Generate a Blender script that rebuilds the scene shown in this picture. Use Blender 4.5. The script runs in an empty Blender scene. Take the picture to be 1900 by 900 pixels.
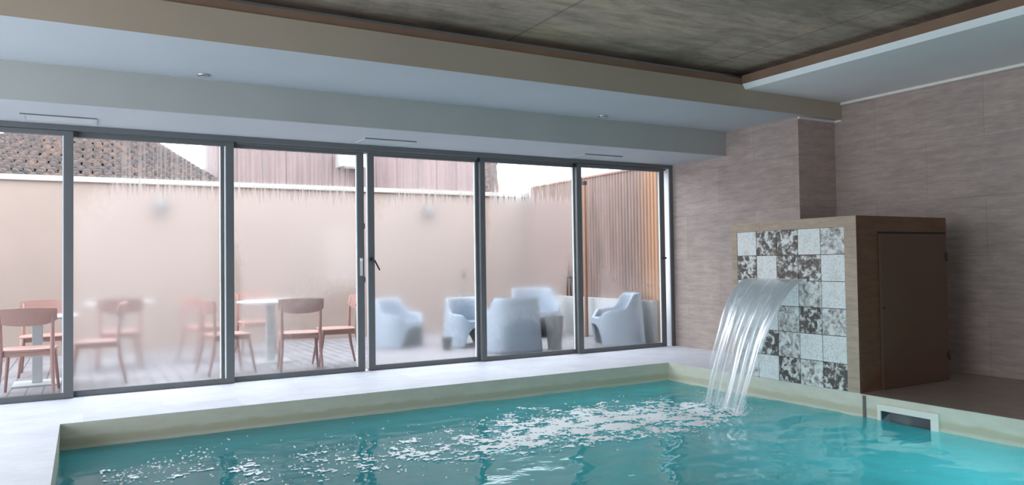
import bpy, bmesh, math, random
from mathutils import Vector, Matrix, noise as mnoise

# ------------------------------------------------------------------ camera, light, exposure
C = bpy.context.scene.collection
SC = bpy.context.scene
R = math.radians
PI = math.pi
random.seed(7)

F_PX, YAW, PITCH, ROLL = 1398.8, 0.51651, 0.02602, -0.013774
CAM_H = 1.20
cam_data = bpy.data.cameras.new('camera')
cam = bpy.data.objects.new('camera', cam_data)
C.objects.link(cam)
cam_data.sensor_fit = 'HORIZONTAL'
cam_data.sensor_width = 36.0
cam_data.lens = 36.0 * F_PX / 1900.0
cam_data.clip_start = 0.05
fw = Vector((math.sin(YAW) * math.cos(PITCH), math.cos(YAW) * math.cos(PITCH), math.sin(PITCH)))
rt = Vector((math.cos(YAW), -math.sin(YAW), 0))
up = rt.cross(fw)
rt2 = rt * math.cos(ROLL) + up * math.sin(ROLL)
up2 = -rt * math.sin(ROLL) + up * math.cos(ROLL)
m = Matrix((rt2, up2, -fw)).transposed().to_4x4()
m.translation = Vector((0, 0, CAM_H))
cam.matrix_world = m
SC.camera = cam

SKY_STRENGTH = 3.0
world = bpy.data.worlds.new('overcast_sky')
SC.world = world
world.use_nodes = True
wn = world.node_tree.nodes
bg = wn['Background']
bg.inputs['Color'].default_value = (0.84, 0.92, 1.0, 1)
bg.inputs['Strength'].default_value = SKY_STRENGTH

def portal(name, loc, rot, sx, sy):
    l = bpy.data.lights.new(name, 'AREA')
    l.shape = 'RECTANGLE'; l.size = sx; l.size_y = sy
    l.cycles.is_portal = True
    o = bpy.data.objects.new(name, l); C.objects.link(o)
    o.location = loc; o.rotation_euler = rot
    return o
portal('daylight_through_sliding_doors', (2.75, 8.30, 1.25), (R(-90), 0, 0), 9.2, 2.5)
portal('daylight_through_side_window', (-3.36, 3.9, 1.30), (0, R(-90), 0), 2.5, 7.2)
portal('daylight_through_rear_window', (5.2, -1.36, 1.50), (R(90), 0, 0), 2.2, 1.4)

SC.view_settings.view_transform = 'Standard'
SC.view_settings.look = 'None'
SC.view_settings.exposure = 1.0
SC.view_settings.gamma = 1.0
SC.view_settings.use_curve_mapping = False
cy = SC.cycles
cy.max_bounces = 14; cy.diffuse_bounces = 7; cy.glossy_bounces = 5
cy.transmission_bounces = 8; cy.transparent_max_bounces = 16
cy.sample_clamp_indirect = 6.0
cy.use_denoising = True
try: cy.denoiser = 'OPENIMAGEDENOISE'
except Exception: pass

# ------------------------------------------------------------------ helpers
def new_mat(name):
    mt = bpy.data.materials.new(name); mt.use_nodes = True
    nt = mt.node_tree
    return mt, nt, nt.nodes['Principled BSDF']

def L(nt, a, b): nt.links.new(a, b)

def mth(nt, op, a, b=None, c=None, clamp=False):
    n = nt.nodes.new('ShaderNodeMath'); n.operation = op; n.use_clamp = clamp
    for i, v in enumerate((a, b, c)):
        if v is None: continue
        if isinstance(v, (int, float)): n.inputs[i].default_value = v
        else: L(nt, v, n.inputs[i])
    return n.outputs[0]

def smooth(nt, v, lo, hi, a=0.0, b=1.0):
    n = nt.nodes.new('ShaderNodeMapRange'); n.interpolation_type = 'SMOOTHSTEP'
    n.inputs['From Min'].default_value = lo; n.inputs['From Max'].default_value = hi
    n.inputs['To Min'].default_value = a; n.inputs['To Max'].default_value = b
    L(nt, v, n.inputs['Value']); return n.outputs['Result']

def mapping(nt, scale=(1, 1, 1), loc=(0, 0, 0), rot=(0, 0, 0), coord='Object'):
    tc = nt.nodes.new('ShaderNodeTexCoord'); mp = nt.nodes.new('ShaderNodeMapping')
    mp.inputs['Scale'].default_value = scale; mp.inputs['Location'].default_value = loc
    mp.inputs['Rotation'].default_value = rot
    L(nt, tc.outputs[coord], mp.inputs['Vector']); return mp.outputs['Vector']

def noise_tex(nt, vec, scale=5, detail=4, rough=0.55, dist=0.0):
    n = nt.nodes.new('ShaderNodeTexNoise')
    n.inputs['Scale'].default_value = scale; n.inputs['Detail'].default_value = detail
    n.inputs['Roughness'].default_value = rough; n.inputs['Distortion'].default_value = dist
    L(nt, vec, n.inputs['Vector']); return n.outputs['Fac']

def ramp(nt, fac, stops):
    n = nt.nodes.new('ShaderNodeValToRGB'); e = n.color_ramp.elements
    while len(e) < len(stops): e.new(0.5)
    for i, (p, col) in enumerate(stops):
        e[i].position = p; e[i].color = (*col, 1)
    L(nt, fac, n.inputs['Fac']); return n.outputs['Color']

def mixc(nt, fac, a, b, mode='MIX'):
    n = nt.nodes.new('ShaderNodeMix'); n.data_type = 'RGBA'; n.blend_type = mode
    if isinstance(fac, (int, float)): n.inputs['Factor'].default_value = fac
    else: L(nt, fac, n.inputs['Factor'])
    for nm, v in (('A', a), ('B', b)):
        s = [i for i in n.inputs if i.name == nm and i.type == 'RGBA'][0]
        if isinstance(v, tuple): s.default_value = (*v, 1)
        else: L(nt, v, s)
    return [o for o in n.outputs if o.type == 'RGBA'][0]

def bump(nt, bsdf, h, strength=0.3, dist=0.01):
    b = nt.nodes.new('ShaderNodeBump'); b.inputs['Strength'].default_value = strength
    b.inputs['Distance'].default_value = dist
    L(nt, h, b.inputs['Height']); L(nt, b.outputs['Normal'], bsdf.inputs['Normal']); return b

def plain(name, col, rough=0.6, metal=0.0, var=0.06, nscale=6.0, spec=0.5):
    mt, nt, b = new_mat(name)
    v = noise_tex(nt, mapping(nt), nscale, 3)
    c = ramp(nt, v, [(0.3, tuple(x * (1 - var) for x in col)), (0.7, tuple(min(1, x * (1 + var)) for x in col))])
    L(nt, c, b.inputs['Base Color'])
    b.inputs['Roughness'].default_value = rough; b.inputs['Metallic'].default_value = metal
    b.inputs['Specular IOR Level'].default_value = spec
    return mt

def add_box(bm, x0, x1, y0, y1, z0, z1, mi=0, bev=0.0):
    vs = [bm.verts.new((x, y, z)) for x in (x0, x1) for y in (y0, y1) for z in (z0, z1)]
    q = [(0, 1, 3, 2), (4, 6, 7, 5), (0, 4, 5, 1), (2, 3, 7, 6), (0, 2, 6, 4), (1, 5, 7, 3)]
    fs = []
    for f in q:
        fc = bm.faces.new([vs[i] for i in f]); fc.material_index = mi; fs.append(fc)
    if bev > 0:
        es = list({e for f in fs for e in f.edges})
        bmesh.ops.bevel(bm, geom=es, offset=bev, segments=2, affect='EDGES', profile=0.7)
    return fs

def add_tube(bm, pts, rads, seg=10, cap=True, sx=1.0, sy=1.0, mi=0):
    rings = []
    n = len(pts)
    for i, p in enumerate(pts):
        p = Vector(p)
        d = (Vector(pts[min(i + 1, n - 1)]) - Vector(pts[max(i - 1, 0)])).normalized()
        a = d.cross(Vector((0, 1, 0)))
        if a.length < 0.1: a = d.cross(Vector((1, 0, 0)))
        a.normalize(); b = d.cross(a).normalized()
        r = rads[i] if isinstance(rads, (list, tuple)) else rads
        rings.append([bm.verts.new(p + a * (r * sx * math.cos(t * 2 * PI / seg)) + b * (r * sy * math.sin(t * 2 * PI / seg))) for t in range(seg)])
    for i in range(n - 1):
        for t in range(seg):
            f = bm.faces.new((rings[i][t], rings[i][(t + 1) % seg], rings[i + 1][(t + 1) % seg], rings[i + 1][t]))
            f.smooth = True; f.material_index = mi
    if cap:
        bm.faces.new(rings[0][::-1]); bm.faces.new(rings[-1])

def add_lathe(bm, prof, seg=32, c=(0, 0), cap=True):
    rings = []
    for r, z in prof:
        rings.append([bm.verts.new((c[0] + r * math.cos(t * 2 * PI / seg), c[1] + r * math.sin(t * 2 * PI / seg), z)) for t in range(seg)])
    for i in range(len(prof) - 1):
        for t in range(seg):
            f = bm.faces.new((rings[i][t], rings[i][(t + 1) % seg], rings[i + 1][(t + 1) % seg], rings[i + 1][t])); f.smooth = True
    if cap:
        bm.faces.new(rings[0][::-1]); bm.faces.new(rings[-1])

def obj(name, bm, mats, parent=None, loc=None, rotz=0.0, fix=True):
    if fix: bmesh.ops.recalc_face_normals(bm, faces=bm.faces[:])
    me = bpy.data.meshes.new(name); bm.to_mesh(me); bm.free()
    for k in (mats if isinstance(mats, (list, tuple)) else [mats]): me.materials.append(k)
    o = bpy.data.objects.new(name, me); C.objects.link(o)
    if parent: o.parent = parent
    if loc: o.location = loc
    o.rotation_euler = (0, 0, rotz)
    return o

def tag(o, label, cat, group=None, kind=None):
    o['label'] = label; o['category'] = cat
    if group: o['group'] = group
    if kind: o['kind'] = kind
    return o

def thing(name, label, cat, loc=(0, 0, 0), rotz=0.0, group=None, kind=None):
    o = bpy.data.objects.new(name, None); C.objects.link(o)
    o.empty_display_size = 0.1
    o.location = loc; o.rotation_euler = (0, 0, rotz)
    return tag(o, label, cat, group, kind)

def struct(name, bm, mats, label, cat, loc=None):
    return tag(obj(name, bm, mats, loc=loc), label, cat, kind='structure')

def box_obj(name, dims, mats, parent=None, bev=0.0):
    bm = bmesh.new(); add_box(bm, *dims, bev=bev); return obj(name, bm, mats, parent)

def dup(root, loc, rotz, label, scale=1.0, group=None):
    r = root.copy(); C.objects.link(r); r.location = loc; r.rotation_euler = (0, 0, rotz)
    r.scale = (scale,) * 3
    r['label'] = label
    if group: r['group'] = group
    for ch in list(root.children):
        c = ch.copy(); C.objects.link(c); c.parent = r
        for g in list(ch.children):
            d = g.copy(); C.objects.link(d); d.parent = c
    return r

# ------------------------------------------------------------------ key dimensions (metres)
YW = 8.09                       # inner face of the sliding doors
XP, XF = 7.20, 7.845            # pilaster face, recessed far wall face
YP = 5.925                      # pilaster's side
Z1, Y1 = 2.53, 7.055            # low soffit over the doors
Z2, YB = 2.84, 5.82             # second soffit, beam face
ZC = 3.26                       # raw concrete slab
XPOOL0, XPOOL1, YPOOL0, YPOOL1 = -0.16, 5.95, 1.6, 6.81
ZW = -0.205                     # water level
XL, YBK = -3.2, -1.2            # left wall, back wall
YG = 12.1                       # courtyard wall

# ------------------------------------------------------------------ materials
M = {}
M['white_paint'] = plain('white_paint', (0.46, 0.485, 0.51), 0.75, var=0.02, nscale=1.5)
M['bright_paint'] = plain('bright_white_paint', (0.84, 0.85, 0.85), 0.7, var=0.02, nscale=1.2)  # soffit white lightened to paint extra light onto the right soffit
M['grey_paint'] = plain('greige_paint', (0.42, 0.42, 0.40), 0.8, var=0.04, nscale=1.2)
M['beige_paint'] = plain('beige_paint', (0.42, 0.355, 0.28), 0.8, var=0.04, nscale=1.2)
M['brown_lip'] = plain('brown_lip', (0.24, 0.15, 0.10), 0.7, var=0.12, nscale=3)
M['cream_trim'] = plain('cream_trim', (0.80, 0.77, 0.70), 0.6, var=0.03)
M['aluminium'] = plain('aluminium', (0.145, 0.15, 0.155), 0.42, metal=0.2, var=0.05, nscale=3)
M['white_seal'] = plain('white_seal', (0.86, 0.86, 0.88), 0.5, var=0.02)  # white for jamb and latch, and for daylight painted on stile edges
M['black'] = plain('black_plastic', (0.012, 0.012, 0.014), 0.5, var=0.1)
M['dark_metal'] = plain('dark_metal', (0.05, 0.045, 0.045), 0.4, metal=0.4)
M['chrome'] = plain('brushed_steel', (0.6, 0.6, 0.62), 0.3, metal=0.9)
M['salmon'] = plain('salmon_lacquer', (0.40, 0.215, 0.185), 0.5, var=0.06)
M['white_plastic'] = plain('white_plastic', (0.33, 0.375, 0.45), 0.5, var=0.03)
M['white_table'] = plain('white_table', (0.50, 0.50, 0.51), 0.35, var=0.02)
M['courtyard'] = plain('peach_render', (0.345, 0.253, 0.217), 0.9, var=0.04, nscale=1.5)
M['coping'] = plain('pale_coping', (0.45, 0.40, 0.36), 0.8, var=0.05)
M['mauve_siding_flat'] = plain('mauve_trim', (0.16, 0.11, 0.11), 0.7)
M['planter_grey'] = plain('grey_planter', (0.20, 0.20, 0.21), 0.7, var=0.1)
M['copper'] = plain('coppery_post', (0.32, 0.17, 0.11), 0.5, metal=0.2)
M['vent_grey'] = plain('vent_grey', (0.55, 0.57, 0.58), 0.6)
M['vent_dark'] = plain('vent_dark', (0.10, 0.11, 0.12), 0.7)

def concrete():
    mt, nt, b = new_mat('raw_concrete')
    v = mapping(nt)
    n1 = noise_tex(nt, v, 0.9, 6, 0.65, 0.6)
    n2 = noise_tex(nt, mapping(nt, (1.0, 3.6, 2)), 1.8, 5, 0.7, 0.4)
    n3 = noise_tex(nt, v, 24, 4, 0.7)
    c = ramp(nt, n1, [(0.32, (0.30, 0.225, 0.175)), (0.5, (0.47, 0.37, 0.295)), (0.66, (0.52, 0.395, 0.28))])
    d = ramp(nt, n2, [(0.33, (0.52, 0.49, 0.47)), (0.62, (1.05, 1.0, 0.97))])
    c = mixc(nt, 0.85, c, d, 'MULTIPLY')
    e = ramp(nt, n3, [(0.3, (0.88, 0.88, 0.88)), (0.6, (1.03, 1.03, 1.03))])
    c = mixc(nt, 0.6, c, e, 'MULTIPLY')
    # pour joints
    tc = nt.nodes.new('ShaderNodeTexCoord'); sp = nt.nodes.new('ShaderNodeSeparateXYZ')
    L(nt, tc.outputs['Object'], sp.inputs[0])
    fy = mth(nt, 'ABSOLUTE', mth(nt, 'SUBTRACT', mth(nt, 'FRACT', mth(nt, 'DIVIDE', mth(nt, 'ADD', sp.outputs['X'], 0.1), 2.35)), 0.5))
    ln = smooth(nt, fy, 0.0, 0.008, 0.45, 1.0)
    cm = nt.nodes.new('ShaderNodeCombineColor')
    for i in range(3): L(nt, ln, cm.inputs[i])
    c = mixc(nt, 0.8, c, cm.outputs[0], 'MULTIPLY')
    L(nt, c, b.inputs['Base Color']); b.inputs['Roughness'].default_value = 0.85
    bump(nt, b, n3, 0.25, 0.01)
    return mt
M['concrete'] = concrete()

def stone_tile(name, base, dark, axis, tw, th, grout=0.55, rough=0.6, streak=1.0, off=(0, 0)):
    """large stone-look tiles on a wall or floor; axis = ('Y','Z') etc. are the tile's width and height directions"""
    mt, nt, b = new_mat(name)
    tc = nt.nodes.new('ShaderNodeTexCoord'); sp = nt.nodes.new('ShaderNodeSeparateXYZ')
    L(nt, tc.outputs['Object'], sp.inputs[0])
    u = mth(nt, 'ADD', sp.outputs[axis[0]], off[0]); v = mth(nt, 'ADD', sp.outputs[axis[1]], off[1])
    cv = nt.nodes.new('ShaderNodeCombineXYZ')
    L(nt, u, cv.inputs[0]); L(nt, v, cv.inputs[1])
    def mp(s):
        n = nt.nodes.new('ShaderNodeMapping'); n.inputs['Scale'].default_value = s
        L(nt, cv.outputs[0], n.inputs['Vector']); return n.outputs[0]
    n1 = noise_tex(nt, mp((1.5, 9, 1)), 2.0, 6, 0.65, 0.3)
    n2 = noise_tex(nt, mp((5, 40, 1)), 2.0, 4, 0.6, 0.2)
    n3 = noise_tex(nt, mp((1, 1, 1)), 3.0, 5, 0.6)
    c = ramp(nt, n1, [(0.30, dark), (0.70, base)])
    f2 = ramp(nt, n2, [(0.3, (1 - 0.28 * streak,) * 3), (0.65, (1.03,) * 3)])
    c = mixc(nt, 0.8, c, f2, 'MULTIPLY')
    f3 = ramp(nt, n3, [(0.3, (0.86,) * 3), (0.7, (1.04,) * 3)])
    c = mixc(nt, 0.8, c, f3, 'MULTIPLY')
    br = nt.nodes.new('ShaderNodeTexBrick'); L(nt, cv.outputs[0], br.inputs['Vector'])
    br.inputs['Scale'].default_value = 1.0
    br.inputs['Brick Width'].default_value = tw; br.inputs['Row Height'].default_value = th
    br.inputs['Mortar Size'].default_value = 0.0025; br.inputs['Mortar Smooth'].default_value = 0.3
    br.offset = 0.5
    br.inputs['Color1'].default_value = (0.90, 0.90, 0.90, 1); br.inputs['Color2'].default_value = (1.04, 1.03, 1.02, 1)
    br.inputs['Mortar'].default_value = (grout, grout, grout, 1)
    c = mixc(nt, 0.9, c, br.outputs['Color'], 'MULTIPLY')
    L(nt, c, b.inputs['Base Color']); b.inputs['Roughness'].default_value = rough
    bump(nt, b, n2, 0.15, 0.004)
    return mt
M['wall_tile'] = stone_tile('taupe_wall_tile', (0.52, 0.415, 0.375), (0.37, 0.29, 0.26), ('Y', 'Z'), 1.2, 0.6, 0.62, 0.6, 0.55)
M['wall_tile_x'] = stone_tile('taupe_wall_tile_return', (0.52, 0.415, 0.375), (0.37, 0.29, 0.26), ('X', 'Z'), 1.2, 0.6, 0.62, 0.6, 0.55)
M['deck'] = stone_tile('pale_deck_tile', (0.74, 0.745, 0.82), (0.65, 0.655, 0.73), ('X', 'Y'), 1.2, 0.6, 0.82, 0.45, 0.4)
M['deck_brown'] = stone_tile('brown_deck_tile', (0.42, 0.335, 0.29), (0.28, 0.22, 0.185), ('Y', 'X'), 1.2, 0.6, 0.6, 0.35, 0.8)
M['box_tile'] = stone_tile('brown_box_tile', (0.56, 0.42, 0.32), (0.43, 0.315, 0.24), ('Y', 'Z'), 1.2, 0.6, 0.6, 0.55, 0.8)
M['box_tile_x'] = stone_tile('brown_box_tile_side', (0.20, 0.095, 0.052), (0.135, 0.062, 0.035), ('X', 'Z'), 1.2, 0.35, 0.6, 0.5, 0.8)  # same box tile darkened, painting shade on the side facing the room
M['hatch'] = plain('brown_hatch', (0.115, 0.060, 0.036), 0.45, var=0.05, nscale=2)
M['terrace'] = None

def terrace():
    mt, nt, b = new_mat('lavender_decking')
    tc = nt.nodes.new('ShaderNodeTexCoord'); sp = nt.nodes.new('ShaderNodeSeparateXYZ')
    L(nt, tc.outputs['Object'], sp.inputs[0])
    n1 = noise_tex(nt, mapping(nt, (3, 1.0, 1)), 3, 4)
    c = ramp(nt, n1, [(0.3, (0.21, 0.19, 0.205)), (0.7, (0.29, 0.265, 0.285))])
    fr = mth(nt, 'ABSOLUTE', mth(nt, 'SUBTRACT', mth(nt, 'FRACT', mth(nt, 'DIVIDE', sp.outputs['X'], 0.14)), 0.5))
    ln = smooth(nt, fr, 0.03, 0.07, 0.45, 1.0)
    cm = nt.nodes.new('ShaderNodeCombineColor')
    for i in range(3): L(nt, ln, cm.inputs[i])
    c = mixc(nt, 1.0, c, cm.outputs[0], 'MULTIPLY')
    L(nt, c, b.inputs['Base Color']); b.inputs['Roughness'].default_value = 0.6
    return mt
M['terrace'] = terrace()

def pool_wall():
    mt, nt, b = new_mat('cream_pool_liner')
    tc = nt.nodes.new('ShaderNodeTexCoord'); sp = nt.nodes.new('ShaderNodeSeparateXYZ')
    L(nt, tc.outputs['Object'], sp.inputs[0])
    n = noise_tex(nt, mapping(nt, (2, 2, 6)), 2.5, 5, 0.6)
    zz = mth(nt, 'ADD', sp.outputs['Z'], mth(nt, 'MULTIPLY', mth(nt, 'SUBTRACT', n, 0.5), 0.05))
    band = mth(nt, 'MULTIPLY', smooth(nt, zz, -0.19, -0.165), smooth(nt, zz, -0.135, -0.10, 1, 0))
    c = ramp(nt, n, [(0.3, (0.60, 0.57, 0.46)), (0.7, (0.68, 0.65, 0.55))])
    c = mixc(nt, mth(nt, 'MULTIPLY', band, 0.5), c, (0.44, 0.36, 0.20))
    under = smooth(nt, sp.outputs['Z'], -0.24, -0.205, 1, 0)
    c = mixc(nt, under, c, (0.34, 0.66, 0.66))
    L(nt, c, b.inputs['Base Color']); b.inputs['Roughness'].default_value = 0.5
    return mt
M['pool'] = pool_wall()

def glass_fog(name, w, h, blobs, top_z, amount=1.0, haze=0.07, rough=0.80, seed=0.0, top_clear=0.5):
    """condensation on a pane: clear patches (ellipses: cx, cz, rx, rz in pane metres), drips running in the top band"""
    mt = bpy.data.materials.new(name); mt.use_nodes = True
    nt = mt.node_tree; nt.nodes.clear()
    out = nt.nodes.new('ShaderNodeOutputMaterial')
    tc = nt.nodes.new('ShaderNodeTexCoord'); sp = nt.nodes.new('ShaderNodeSeparateXYZ')
    L(nt, tc.outputs['Object'], sp.inputs[0])
    X, Z = sp.outputs['X'], sp.outputs['Z']
    wob = noise_tex(nt, mapping(nt, (3.0, 1, 2.0), (seed, 0, seed)), 1.6, 3)
    wob = mth(nt, 'MULTIPLY', mth(nt, 'SUBTRACT', wob, 0.5), 0.5)
    fog = None
    for cx, cz, rx, rz in blobs:
        dx = mth(nt, 'DIVIDE', mth(nt, 'SUBTRACT', X, cx), rx)
        dz = mth(nt, 'DIVIDE', mth(nt, 'SUBTRACT', Z, cz), rz)
        d = mth(nt, 'SQRT', mth(nt, 'ADD', mth(nt, 'MULTIPLY', dx, dx), mth(nt, 'MULTIPLY', dz, dz)))
        d = mth(nt, 'ADD', d, wob)
        f = smooth(nt, d, 0.5, 1.25)
        fog = f if fog is None else mth(nt, 'MULTIPLY', fog, f)
    if fog is None:
        v = nt.nodes.new('ShaderNodeValue'); v.outputs[0].default_value = 1.0; fog = v.outputs[0]
    # drips: fine vertical streaks, each of its own length, in the top band
    s1 = noise_tex(nt, mapping(nt, (46, 1, 0.55), (seed * 3, 0, 0)), 1.0, 2, 0.5)
    s2 = noise_tex(nt, mapping(nt, (14, 1, 0.3), (seed * 5, 0, 0)), 1.0, 2, 0.5)
    s = mth(nt, 'ADD', mth(nt, 'MULTIPLY', s1, 0.65), mth(nt, 'MULTIPLY', s2, 0.35))
    drip = smooth(nt, s, 0.44, 0.56)
    ln = noise_tex(nt, mapping(nt, (26, 1, 0.0), (seed * 7, 0, 0)), 1.0, 2, 0.6)
    zt = mth(nt, 'ADD', Z, mth(nt, 'MULTIPLY', mth(nt, 'SUBTRACT', ln, 0.5), 0.75))
    band = smooth(nt, zt, top_z - 0.06, top_z + 0.05)
    streaked = mth(nt, 'ADD', mth(nt, 'MULTIPLY', drip, 1 - top_clear), top_clear * 0.3)
    k = mth(nt, 'ADD', mth(nt, 'MULTIPLY', band, streaked), mth(nt, 'SUBTRACT', 1.0, band))
    fog = mth(nt, 'MULTIPLY', mth(nt, 'MULTIPLY', fog, k), amount, clamp=True)
    # clear glass: see-through with a weak reflection
    tr = nt.nodes.new('ShaderNodeBsdfTransparent'); tr.inputs[0].default_value = (0.97, 0.985, 0.98, 1)
    gl = nt.nodes.new('ShaderNodeBsdfGlossy'); gl.inputs['Roughness'].default_value = 0.02
    clear = nt.nodes.new('ShaderNodeMixShader'); clear.inputs[0].default_value = 0.03
    L(nt, tr.outputs[0], clear.inputs[1]); L(nt, gl.outputs[0], clear.inputs[2])
    rf = nt.nodes.new('ShaderNodeBsdfGlass'); rf.distribution = 'MULTI_GGX'; rf.inputs['IOR'].default_value = 1.03
    L(nt, mth(nt, 'MULTIPLY', mth(nt, 'SUBTRACT', 1.0, mth(nt, 'MULTIPLY', band, 0.5)), rough), rf.inputs['Roughness']); rf.inputs['Color'].default_value = (0.97, 0.97, 0.97, 1)
    tl = nt.nodes.new('ShaderNodeBsdfTranslucent'); tl.inputs[0].default_value = (0.50, 0.44, 0.43, 1)
    wet = nt.nodes.new('ShaderNodeMixShader'); L(nt, mth(nt, 'ADD', mth(nt, 'MULTIPLY', mth(nt, 'MULTIPLY', band, drip), 0.22), haze), wet.inputs[0])
    L(nt, rf.outputs[0], wet.inputs[1]); L(nt, tl.outputs[0], wet.inputs[2])
    allm = nt.nodes.new('ShaderNodeMixShader')
    L(nt, fog, allm.inputs[0]); L(nt, clear.outputs[0], allm.inputs[1]); L(nt, wet.outputs[0], allm.inputs[2])
    L(nt, allm.outputs[0], out.inputs['Surface'])
    return mt

# ------------------------------------------------------------------ room shell
E_ = 0.004
bm = bmesh.new()
add_box(bm, XL, XPOOL0, YBK, YW + 0.26, -E_, 0.0)                 # left deck
add_box(bm, XPOOL0, XPOOL1, YPOOL1, YW + 0.26, -E_, 0.0)          # along the doors
add_box(bm, XPOOL1, XP + 0.1, 4.29, YW + 0.26, -E_, 0.0)          # by the fountain
add_box(bm, XPOOL0, XPOOL1, YBK, YPOOL0, -E_, 0.0)                # behind the camera
struct('floor', bm, M['deck'], 'pale streaked stone tile deck around the pool', 'floor')
bm = bmesh.new()
add_box(bm, XPOOL1, XF + 0.1, YBK, 4.29, -E_, 0.0); add_box(bm, XP + 0.1, XF + 0.1, 4.29, YP + 0.02, -E_, 0.0)
struct('floor_right', bm, M['deck_brown'], 'dark brown tiled deck along the right edge of the pool', 'floor')

bm = bmesh.new()
ZB = -1.5
T = 0.12
add_box(bm, XPOOL0 - T, XPOOL0, YPOOL0, YPOOL1, ZB, -E_)            # left side
add_box(bm, XPOOL0 - T, XPOOL1 + T, YPOOL1, YPOOL1 + T, ZB, -E_)    # window side
add_box(bm, XPOOL0 - T, XPOOL1 + T, YPOOL0 - T, YPOOL0, ZB, -E_)    # near side
SK0, SK1, SKT, SKB = 3.66, 4.10, -0.115, -0.33                       # skimmer mouth
add_box(bm, XPOOL1, XPOOL1 + T, YPOOL0, SK0, ZB, -E_)
add_box(bm, XPOOL1, XPOOL1 + T, SK1, YPOOL1, ZB, -E_)
add_box(bm, XPOOL1, XPOOL1 + T, SK0, SK1, SKT, -E_)
add_box(bm, XPOOL1, XPOOL1 + T, SK0, SK1, ZB, SKB)
add_box(bm, XPOOL0 - T, XPOOL1 + T, YPOOL0 - T, YPOOL1 + T, ZB - 0.1, ZB)
struct('pool_basin', bm, M['pool'], 'cream lined pool basin with a stained waterline', 'pool')

# walls
def wall(name, dims, mat, label, cat='wall'):
    bm = bmesh.new(); add_box(bm, *dims); return struct(name, bm, mat, label, cat)
wall('wall_far', (XF, XF + 0.15, YBK, YP + 0.02, 0, ZC), M['wall_tile'], 'taupe stone tiled end wall behind the fountain box')
bm = bmesh.new(); fs = add_box(bm, XP, XF + 0.15, YP, YW + 0.26, 0, ZC)
for f in bm.faces:
    f.material_index = 1 if abs(f.normal.y) > 0.5 or f.calc_center_median().y < YP + 0.001 else 0
struct('wall_pier', bm, [M['wall_tile'], M['wall_tile_x']], 'taupe tiled pier standing forward beside the sliding doors', 'wall')
bm = bmesh.new()                                     # side wall with a wide window opening onto the daylight
SY0, SY1, SZ0, SZ1 = 0.4, 7.4, 0.06, 2.5
add_box(bm, XL - 0.15, XL, YBK, SY0, -0.12, ZC); add_box(bm, XL - 0.15, XL, SY1, YW + 0.26, -0.12, ZC)
add_box(bm, XL - 0.15, XL, SY0, SY1, -0.12, SZ0); add_box(bm, XL - 0.15, XL, SY0, SY1, SZ1, ZC)
struct('wall_left', bm, M['white_paint'], 'plain white side wall with a wide window', 'wall')
bm = bmesh.new()
for q in range(5):
    yq = SY0 + q * (SY1 - SY0 - 0.06) / 4
    add_box(bm, XL - 0.10, XL - 0.05, yq, yq + 0.06, SZ0, SZ1)
add_box(bm, XL - 0.10, XL - 0.05, SY0, SY1, SZ0, SZ0 + 0.05); add_box(bm, XL - 0.10, XL - 0.05, SY0, SY1, SZ1 - 0.05, SZ1)
struct('window_1', bm, M['aluminium'], 'aluminium framed side window', 'window')
bm = bmesh.new()
RX0, RX1, RZ0, RZ1 = 4.9, 6.2, 0.8, 2.2  # unseen rear opening, added to even out daylight on the right soffit
add_box(bm, XL - 0.15, RX0, YBK - 0.15, YBK, -0.12, ZC); add_box(bm, RX1, XF + 0.15, YBK - 0.15, YBK, -0.12, ZC)
add_box(bm, RX0, RX1, YBK - 0.15, YBK, -0.12, RZ0); add_box(bm, RX0, RX1, YBK - 0.15, YBK, RZ1, ZC)
struct('wall_back', bm, M['white_paint'], 'plain white wall with a wide window facing the sliding doors', 'wall')
bm = bmesh.new()
for q in range(5):
    xq = RX0 + q * (RX1 - RX0 - 0.06) / 4
    add_box(bm, xq, xq + 0.06, YBK - 0.10, YBK - 0.05, RZ0, RZ1)
add_box(bm, RX0, RX1, YBK - 0.10, YBK - 0.05, RZ0, RZ0 + 0.05); add_box(bm, RX0, RX1, YBK - 0.10, YBK - 0.05, RZ1 - 0.05, RZ1)
struct('window_2', bm, M['aluminium'], 'aluminium framed rear window', 'window')
bm = bmesh.new()
add_box(bm, XL, XP + 0.0, YW - 0.02, YW + 0.26, 2.53, ZC)
add_box(bm, XL, -1.66, YW + 0.02, YW + 0.22, 0, 2.53)
struct('wall_window', bm, M['white_paint'], 'white wall above and beside the sliding doors', 'wall')

# ceilings
bm = bmesh.new()
add_box(bm, XL - 0.1, XF + 0.1, YBK - 0.1, YW + 0.2, ZC, ZC + 0.15)
struct('ceiling', bm, M['concrete'], 'raw brown grey concrete ceiling slab over the pool', 'ceiling')
bm = bmesh.new()
add_box(bm, XL, XP, Y1, YW - 0.02, Z1, ZC)
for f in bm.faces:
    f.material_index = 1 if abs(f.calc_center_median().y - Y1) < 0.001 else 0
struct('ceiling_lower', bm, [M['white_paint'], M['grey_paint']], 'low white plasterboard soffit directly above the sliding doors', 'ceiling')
bm = bmesh.new()
add_box(bm, XL, XF, YB, Y1, Z2, 3.09)
add_box(bm, XL, XF, YB + 0.25, Y1, 3.09, ZC)
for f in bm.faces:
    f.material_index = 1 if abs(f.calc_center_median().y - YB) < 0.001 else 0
struct('ceiling_middle', bm, [M['white_paint'], M['beige_paint']], 'white plasterboard soffit stepping down from the concrete', 'ceiling')
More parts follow.
